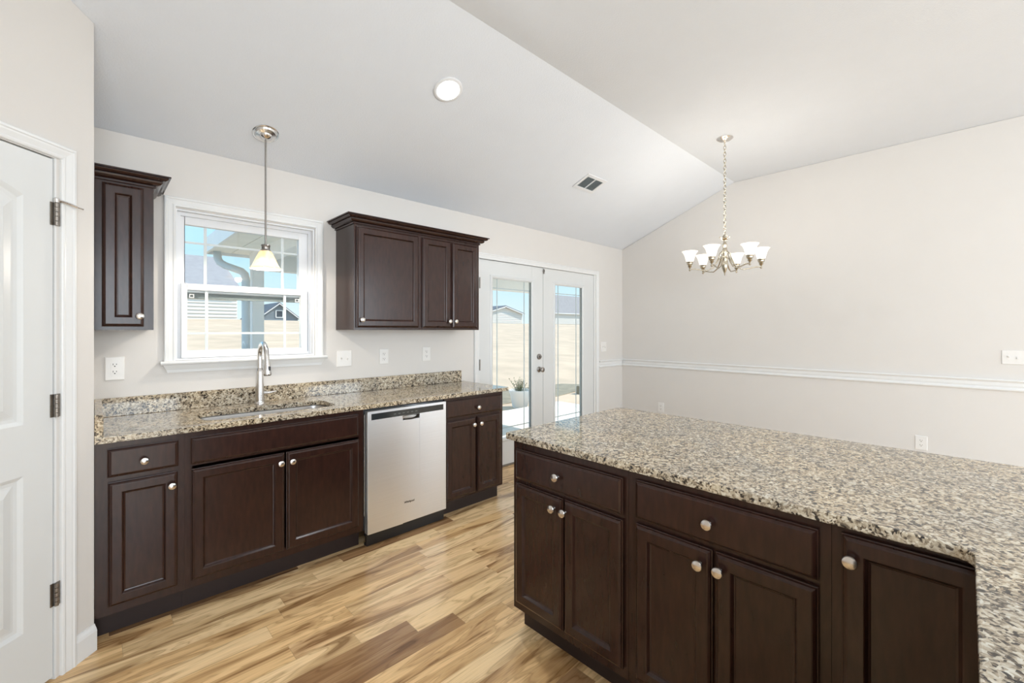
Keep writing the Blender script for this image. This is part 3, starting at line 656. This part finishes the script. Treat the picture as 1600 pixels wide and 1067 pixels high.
def switch(loc, rz, gangs, label, up=(1,), w=None, h=0.118):
    e = empty('light_switch', loc, rz); tag(e, label, 'switch', 'toggle light switches'); w = w or 0.07 + 0.046 * (gangs - 1); plate(e, w, h)
    for g in range(gangs):
        x = (g - (gangs - 1) / 2) * 0.046; s = up[g % len(up)]
        bm = BM(); box(bm, x - 0.006, x + 0.006, -0.007, -0.005, -0.013, 0.013)
        prism(bm, [(-0.006, -0.006 * s), (-0.006, 0.006 * s), (-0.016, 0.012 * s), (-0.017, 0.006 * s)], 'x', x - 0.004, x + 0.004); link('toggle', bm, M['plate'], e)
        for q in (1, -1):
            bm = BM(); lathe(bm, [(0.003, -0.0055), (0.003, -0.0066)], (x, 0, q * 0.030), 10, 'y'); link('screw', bm, M['plate'], e)
Y0 = -0.0002
outlet((0.0815, Y0, 1.163), 0, 'white wall outlet left of the window under the narrow cabinet', 0.08, 0.127)
switch((1.341, Y0, 1.160), 0, 2, 'white double light switch between the window and the outlets', (1, -1), 0.113, 0.120)
outlet((1.659, Y0, 1.163), 0, 'white wall outlet below the wide-door wall cabinet')
outlet((2.052, Y0, 1.168), 0, 'white wall outlet below the two-door wall cabinet')
switch((4.684, Y0, 1.156), 0, 2, 'small white light switch above the chair rail beside the glass doors', (1, -1), 0.116, 0.12)
outlet((XR - 0.0002, -0.556, 0.404), R90, 'white wall outlet on the long wall near the corner')
outlet((XR - 0.0002, -2.932, 0.405), R90, 'white wall outlet on the long wall nearest the photographer')
switch((XR - 0.0002, -3.472, 1.160), R90, 3, 'wide white light switch on the long wall at the right edge of the photo', (1, -1, -1), 0.164, 0.108)

# ------------------------------------------------------------------ ceiling vent and recessed light
sa = math.atan(sl)                                   # slope angle, rising towards -Y
def on_slope(name, x, y):
    e = empty(name, (x, y, ZW - sl * y - 0.0005)); e.rotation_euler = (-sa, 0, 0); return e
e = on_slope('ceiling_vent', 3.364, -0.752); tag(e, 'white louvred air vent on the sloped ceiling', 'vent')
link('frame', (lambda bm: (box(bm, -0.150, 0.150, -0.100, -0.068, -0.006, 0), box(bm, -0.150, 0.150, 0.068, 0.100, -0.006, 0), box(bm, -0.150, -0.118, -0.068, 0.068, -0.006, 0), box(bm, 0.118, 0.150, -0.068, 0.068, -0.006, 0), box(bm, -0.006, 0.006, -0.068, 0.068, -0.007, 0), bm)[-1])(BM()), M['vinyl'], e, bevel=0.002)
link('backing', boxm(-0.118, 0.118, -0.068, 0.068, -0.001, -0.0002), M['screen'], e)
for x0_, x1_, tl in ((-0.117, -0.007, -1), (0.007, 0.117, -1)):
    bm = BM()
    for k in range(11):
        x = x0_ + (k + 0.5) * (x1_ - x0_) / 11
        prism(bm, [(x - 0.003 * tl, -0.0012), (x - 0.0022 * tl, -0.0012), (x + 0.0035 * tl, -0.0065), (x + 0.0027 * tl, -0.0065)], 'y', -0.067, 0.067)
    link('louvres', bm, M['spout'], e)
bm = BM(); tube(bm, [(0.125, 0.03, -0.004), (0.135, 0.032, -0.022)], 0.002, 6); link('damper_lever', bm, M['vinyl'], e)
e = on_slope('recessed_light', 1.566, -1.001); tag(e, 'round lit downlight in the sloped ceiling over the counter', 'ceiling light')
bm = BM(); lathe(bm, [(0.090, 0.0), (0.090, -0.004), (0.085, -0.007), (0.072, -0.008), (0.068, -0.006), (0.068, 0.0)], seg=40); link('trim_ring', bm, M['vinyl'], e, smooth=True)
bm = BM(); lathe(bm, [(0.068, -0.006), (0.064, -0.012), (0.045, -0.017), (0.02, -0.019), (0.001, -0.0195)], seg=40, cap=False); link('lens', bm, M['lens'], e, smooth=True)
lo_ = light('downlight_beam', 'AREA', (1.566, -1.001 - 0.012, ZW + sl * 1.001 - 0.032), 13, (0.95, 0.98, 1.0), size=0.13, direction=(0, -math.sin(sa), -math.cos(sa))); lo_.data.shape = 'DISK'

# ------------------------------------------------------------------ pendant lamp over the sink
px_, py_ = 0.748, -0.272; zc = ZW - sl * py_
e = empty('pendant_lamp', (px_, py_, zc)); tag(e, 'lit pendant lamp with amber glass cone shade hanging before the window', 'lamp')
bm = BM(); lathe(bm, [(0.072, 0.0), (0.072, -0.004), (0.068, -0.007), (0.062, -0.006), (0.058, -0.010), (0.055, -0.016), (0.034, -0.021), (0.032, -0.026), (0.022, -0.034), (0.010, -0.040), (0.004, -0.042)], seg=36)
bmesh.ops.rotate(bm, verts=bm.verts, cent=(0, 0, 0), matrix=Matrix.Rotation(-sa, 3, 'X')); link('canopy', bm, M['chrome'], e, smooth=True)
dz = 1.885 - zc
bm = BM(); lathe(bm, [(0.0055, dz), (0.0055, -0.03)], seg=12); link('rod', bm, M['pewter'], e, smooth=True)
bm = BM(); lathe(bm, [(0.010, dz + 0.004), (0.024, dz), (0.026, dz - 0.006), (0.0225, dz - 0.012), (0.0225, dz - 0.026), (0.026, dz - 0.030), (0.029, dz - 0.038)], seg=24); link('socket_cap', bm, M['pewter'], e, smooth=True)
bm = BM(); pr = [(0.028, -0.036), (0.034, -0.044), (0.045, -0.066), (0.056, -0.090), (0.066, -0.115), (0.074, -0.130), (0.084, -0.142), (0.086, -0.145)]
lathe(bm, [(r, dz + h) for r, h in pr] + [(r - 0.004, dz + h - 0.001) for r, h in pr[::-1]], seg=40, cap=False); link('glass_shade', bm, M['amber'], e, smooth=True)
bm = BM(); ball(bm, (0, 0, dz - 0.105), 0.030, 1.2); link('bulb', bm, M['bulb'], e, smooth=True)
light('pendant_bulb', 'POINT', (px_, py_, zc + dz - 0.150), 11.0, (1, 0.92, 0.80), radius=0.02)

# ------------------------------------------------------------------ chandelier
cx, cy = 3.889, -1.771
e = empty('chandelier', (cx, cy, ZC - 0.0005)); tag(e, 'six-arm chandelier with lit white bell shades hanging on a chain', 'chandelier')
bm = BM(); lathe(bm, [(0.066, 0), (0.066, -0.005), (0.060, -0.010), (0.045, -0.020), (0.018, -0.028), (0.010, -0.032), (0.006, -0.040)], seg=32); link('canopy', bm, M['nickel'], e, smooth=True)
bm = BM(); z = -0.035; zb_ = -0.815; k = 0
while z > zb_:
    pts = []
    for q in range(13):
        a = 2 * math.pi * q / 12; u, v = 0.010 * math.cos(a), 0.019 * math.sin(a)
        pts.append((u, 0, z - 0.017 + v) if k % 2 == 0 else (0, u, z - 0.017 + v))
    tube(bm, pts, 0.0026, 6); z -= 0.0285; k += 1
link('chain', bm, M['brass'], e, smooth=True)
bm = BM(); lathe(bm, [(0.004, -0.82), (0.009, -0.835), (0.009, -0.845), (0.020, -0.852), (0.030, -0.856), (0.028, -0.862), (0.012, -0.874), (0.010, -0.885), (0.016, -0.900), (0.020, -0.915), (0.014, -0.930), (0.018, -0.945), (0.022, -0.960), (0.022, -0.995), (0.018, -1.010), (0.024, -1.025), (0.024, -1.035), (0.020, -1.05), (0.024, -1.065), (0.027, -1.08), (0.024, -1.105), (0.014, -1.135), (0.006, -1.150), (0.004, -1.168), (0.001, -1.175)], seg=28); link('column', bm, M['brass'], e, smooth=True)
bm = BM()
for k in range(6):
    a = math.pi / 3 * k; c, s = math.cos(a), math.sin(a)
    tube(bm, [(0.012 * c, 0.012 * s, -0.868), (0.026 * c, 0.026 * s, -0.850), (0.040 * c, 0.040 * s, -0.842), (0.044 * c, 0.044 * s, -0.850)], [0.006, 0.005, 0.004, 0.002], 8)
link('leaf_crown', bm, M['brass'], e, smooth=True)
def RM(a): return Matrix.Rotation(a, 4, 'Z')
view = math.atan2(cy + 3.2, cx)                      # direction from which the shades were read
base_a = view - math.radians(-80)
arm_me = shade_me = None
for k in range(6):
    # azimuth such that the shades fan out as in the photograph
    a = view - math.radians(80 + 60 * k)
    if k == 0:
        bm = BM(); pts = [(0.020, 0, -1.02), (0.045, 0, -1.03), (0.065, 0, -1.065), (0.095, 0, -1.105), (0.14, 0, -1.125), (0.19, 0, -1.118), (0.235, 0, -1.108), (0.268, 0, -1.108), (0.280, 0, -1.100)]
        tube(bm, pts, 0.0052, 10); tube(bm, [(0.020, 0, -0.965), (0.040, 0, -0.985), (0.050, 0, -1.02), (0.075, 0, -1.075)], 0.004, 8)
        ball(bm, (0.278, 0, -1.116), 0.009)
        lathe(bm, [(0.006, -1.108), (0.008, -1.095), (0.016, -1.088), (0.018, -1.082), (0.012, -1.078), (0.020, -1.070), (0.025, -1.066), (0.025, -1.052), (0.028, -1.048), (0.028, -1.044)], (0.278, 0, 0), 20)
        arm = link('arm', bm, M['brass'], e, smooth=True)
        bm = BM(); pr = [(0.026, -1.046), (0.032, -1.035), (0.038, -1.012), (0.044, -0.990), (0.052, -0.972), (0.062, -0.958), (0.066, -0.954)]
        lathe(bm, pr + [(r - 0.003, h + 0.001) for r, h in pr[::-1]], (0.278, 0, 0), 28, cap=False); sh = link('glass_shade', bm, M['shade_white'], arm, smooth=True)
        bm = BM(); ball(bm, (0.278, 0, -1.005), 0.020, 1.3); bu = link('bulb', bm, M['bulb'], arm, smooth=True)
    else:
        arm2 = arm.copy(); COL.objects.link(arm2)
        for q in (sh, bu):
            c_ = q.copy(); c_.parent = arm2; COL.objects.link(c_)
        arm2.rotation_euler = (0, 0, a); continue
    arm.rotation_euler = (0, 0, a)
for k in range(6):
    a = view - math.radians(80 + 60 * k)
    light('candle_bulb', 'POINT', (cx + 0.278 * math.cos(a), cy + 0.278 * math.sin(a), ZC - 0.945), 1.7, (1, 0.94, 0.86), radius=0.03)

# ------------------------------------------------------------------ outdoors
def gz(y):
    if y < 5: return -0.13
    t = min(1, (y - 5) / 37); return -0.13 + 2.45 * (t ** 0.85)
bm = BM(); ny, nx = 60, 50
def gy(j): return 0.14 + 119 * (j / ny) ** 2
rows = [[bm.verts.new((-60 + 200 * i / nx, gy(j), gz(gy(j)) + (0.04 * math.sin(i * 1.7 + j) if gy(j) > 8 else 0))) for i in range(nx + 1)] for j in range(ny + 1)]
for j in range(ny):
    for i in range(nx): bm.faces.new((rows[j][i], rows[j][i + 1], rows[j + 1][i + 1], rows[j + 1][i]))
for v in list(bm.verts)[:0]: pass
tag(link('lawn', bm, M['lawn'], smooth=True), 'dry tan lawn rising behind the house to the neighbouring yards', 'lawn', kind='structure')
tag(link('patio_slab', boxm(0.8, 6.6, 0.15, 2.35, -0.125, -0.03), M['concrete']), 'pale concrete patio outside the glass doors', 'patio')
bm = BM(); prism(bm, [(5.2, 3.3), (7.6, 3.2), (10, 3.7), (9.4, 4.6), (6.4, 4.8), (5.0, 4.0)], 'z', -0.14, -0.12)
tag(link('garden_bed', bm, M['soil']), 'bare soil bed on the lawn beyond the patio', 'garden bed')
e = empty('porch_roof', (0, 0, 0)); tag(e, 'white porch roof with boarded ceiling outside the window', 'porch roof')
bm = BM()
for k in range(26):
    box(bm, 0.95 + k * 0.205, 0.95 + k * 0.205 + 0.198, 0.16, 2.72, 2.262, 2.275)
link('ceiling_boards', bm, M['porchboard'], e)
link('roof_deck', boxm(0.93, 6.3, 0.15, 2.75, 2.2752, 2.36), M['porchwhite'], e)
bm = BM(); box(bm, 0.90, 0.925, 0.15, 2.78, 2.235, 2.40); box(bm, 0.925, 6.33, 2.755, 2.78, 2.235, 2.40); link('fascia', bm, M['porchwhite'], e)
link('side_beam', boxm(1.31, 1.43, 0.16, 2.45, 2.13, 2.262), M['porchwhite'], e)
link('header_beam', boxm(1.31, 6.30, 2.45, 2.58, 2.07, 2.262), M['porchwhite'], e)
for x, lb in ((1.31, 'white square porch post outside the sink window'), (6.17, 'white square porch post outside the far end of the patio')):
    tag(link('porch_post', boxm(x, x + 0.12, 2.455, 2.575, -0.13, 2.07), M['porchwhite'], bevel=0.005), lb, 'post', 'porch posts')
e = empty('downspout', (1.24, 2.44, -0.1)); tag(e, 'pale metal downspout with curved elbow beside the porch post', 'downspout')
bm = BM(); P_ = [(-0.23, 0.24, 2.36), (-0.23, 0.22, 2.28), (-0.21, 0.20, 2.235), (-0.17, 0.15, 2.20), (-0.10, 0.08, 2.165), (-0.04, 0.02, 2.135), (-0.01, 0.0, 2.10), (0, 0, 2.05), (0, 0, 1.9), (0, 0, 0.2), (0, -0.02, 0.1), (0, -0.12, 0.03)]
tube(bm, P_, 0.042, 12, 0.8); link('pipe', bm, M['spout'], e, smooth=True)
for z in (1.8, 0.6): link('strap', boxm(-0.046, 0.065, -0.036, 0.012, z, z + 0.03), M['spout'], e)

def house(name, x0, x1, y0, y1, zb, ze, zr, wall, roof, label, ridge='x', wins=(), hip=0.0, ov=0.35):
    e = empty(name, ((x0 + x1) / 2, (y0 + y1) / 2, zb)); ox, oy = e.location.x, e.location.y
    tag(e, label, 'house', 'houses beyond the lawn')
    X0, X1, Y0_, Y1, H, R = x0 - ox, x1 - ox, y0 - oy, y1 - oy, ze - zb, zr - zb
    bm = BM()
    if ridge == 'x':
        prism(bm, [(Y0_, 0), (Y0_, H), ((Y0_ + Y1) / 2, H), (Y1, H), (Y1, 0)], 'x', X0, X1)
    else:
        prism(bm, [(X0, 0), (X0, H), ((X0 + X1) / 2, R - 0.15), (X1, H), (X1, 0)], 'y', Y0_, Y1)
    link('walls', bm, wall, e)
    bm = BM(); k = int(H / 0.3)
    for q in range(1, k): prism(bm, [(Y0_, q * 0.3), (Y0_ - 0.07, q * 0.3), (Y0_, q * 0.3 + 0.28)], 'x', X0 - 0.01, X1 + 0.01)
    link('clapboards', bm, wall, e)
    bm = BM(); ym = (Y0_ + Y1) / 2; xm = (X0 + X1) / 2
    if ridge == 'x':
        A = [(X0 - ov, Y0_ - ov, H - 0.1), (X1 + ov, Y0_ - ov, H - 0.1), (X1 + ov, Y1 + ov, H - 0.1), (X0 - ov, Y1 + ov, H - 0.1)]
        RA, RB = (X0 - ov + hip, ym, R), (X1 + ov - hip, ym, R)
        vs = [bm.verts.new(p) for p in A + [RA, RB]]
        for f in ((0, 1, 5, 4), (1, 2, 5), (2, 3, 4, 5), (3, 0, 4), (0, 3, 2, 1)): bm.faces.new([vs[i] for i in f])
    else:
        t = 0.15
        prism(bm, [(X0 - ov, H - 0.2), (xm, R), (X1 + ov, H - 0.2), (X1 + ov, H - 0.2 + t), (xm, R + t), (X0 - ov, H - 0.2 + t)], 'y', Y0_ - ov, Y1 + ov)
    link('roof', bm, roof, e)
    bm = BM(); box(bm, X0 - ov, X1 + ov, Y0_ - ov - 0.05, Y0_ - ov, H - 0.25, H - 0.08)
    if ridge == 'x': link('eave_trim', bm, M['porchwhite'], e)
    else:
        bm.free(); bm = BM(); t = 0.16
        prism(bm, [(X0 - ov, H - 0.2 - t), (xm, R - t), (X1 + ov, H - 0.2 - t), (X1 + ov, H - 0.2), (xm, R), (X0 - ov, H - 0.2)], 'y', Y0_ - ov - 0.06, Y0_ - ov); link('rake_trim', bm, M['porchwhite'], e)
    for a, b, c, d in wins:
        f = link('window', ring_frame(a - ox, b - ox, c - zb, d - zb, Y0_ - 0.03, [(0, 0), (0, 0.05), (0.12, 0.05), (0.12, 0)]), M['porchwhite'], e)
        link('pane', boxm(a - ox + 0.1, b - ox - 0.1, Y0_ - 0.05, Y0_ - 0.03, c - zb + 0.1, d - zb - 0.1), M['winpane'], f)
    return e
house('neighbour_house', -6, 9.2, 41.8, 55, 1.9, 4.98, 8.6, M['siding'], M['shingle'], 'large pale house with broad grey roof seen left in the sink window', 'x', hip=0.5)
house('neighbour_house', 18.3, 23.9, 72, 82, 1.0, 3.3, 5.6, M['bluegrey'], M['shingle_dark'], 'small blue-grey gabled house seen right in the sink window', 'y', wins=[(20.6, 21.7, 3.3, 4.5)])
house('neighbour_house', 48.5, 57.5, 54, 62, 1.8, 4.5, 5.6, M['siding'], M['shingle_dark'], 'low white gabled house seen through the glass door with the knob', 'y')
house('neighbour_house', 66.5, 84, 56, 60, 1.8, 5.0, 8.9, M['siding'], M['shingle'], 'white house with grey roof seen through the glass door without a knob', 'x')

e = empty('potted_shrub', (5.97, 2.8, -0.13)); tag(e, 'sparse green shrub in a round white planter beyond the patio', 'plant')
bm = BM(); lathe(bm, [(0.14, 0.0), (0.15, 0.03), (0.19, 0.26), (0.215, 0.30), (0.215, 0.34), (0.19, 0.34), (0.18, 0.27), (0.02, 0.26)], seg=32); link('pot', bm, M['porchwhite'], e, smooth=True)
bm = BM(); bs = BM()
for k in range(60):
    a = random.uniform(0, 6.28); r = random.uniform(0.02, 0.15); h = random.uniform(0.10, 0.30); lean = random.uniform(0.3, 1.0)
    c, s = math.cos(a), math.sin(a); tip = (r * c * (1 + lean * 0.5), r * s * (1 + lean * 0.5), h)
    tube(bs, [(r * c * 0.4, r * s * 0.4, 0.0), (r * c * 0.8, r * s * 0.8, h * 0.5), tip], [0.003, 0.002, 0.001], 5)
    for q in range(6):
        t = 0.4 + 0.6 * q / 5; p = Vector((tip[0] * t, tip[1] * t, h * t)); d = Vector((random.uniform(-1, 1), random.uniform(-1, 1), random.uniform(0, 1))).normalized() * 0.035
        n = d.cross(Vector((0, 0, 1))).normalized() * 0.010
        vs = [bm.verts.new(p), bm.verts.new(p + d * 0.5 + n), bm.verts.new(p + d), bm.verts.new(p + d * 0.5 - n)]; bm.faces.new(vs)
bmesh.ops.translate(bm, vec=(0, 0, 0.262), verts=bm.verts); bmesh.ops.translate(bs, vec=(0, 0, 0.262), verts=bs.verts)
link('leaves', bm, M['leaf'], e); link('stems', bs, M['leaf'], e)
bm = BM()
for k in range(4): box(bm, 8.2 + k * 0.42, 8.2 + k * 0.42 + 0.4, 3.0 + 0.02 * (k % 2), 3.17, -0.13, 0.06)
tag(link('stone_edging', bm, M['soil'], bevel=0.02), 'low stone edging on the lawn beyond the patio', 'edging')
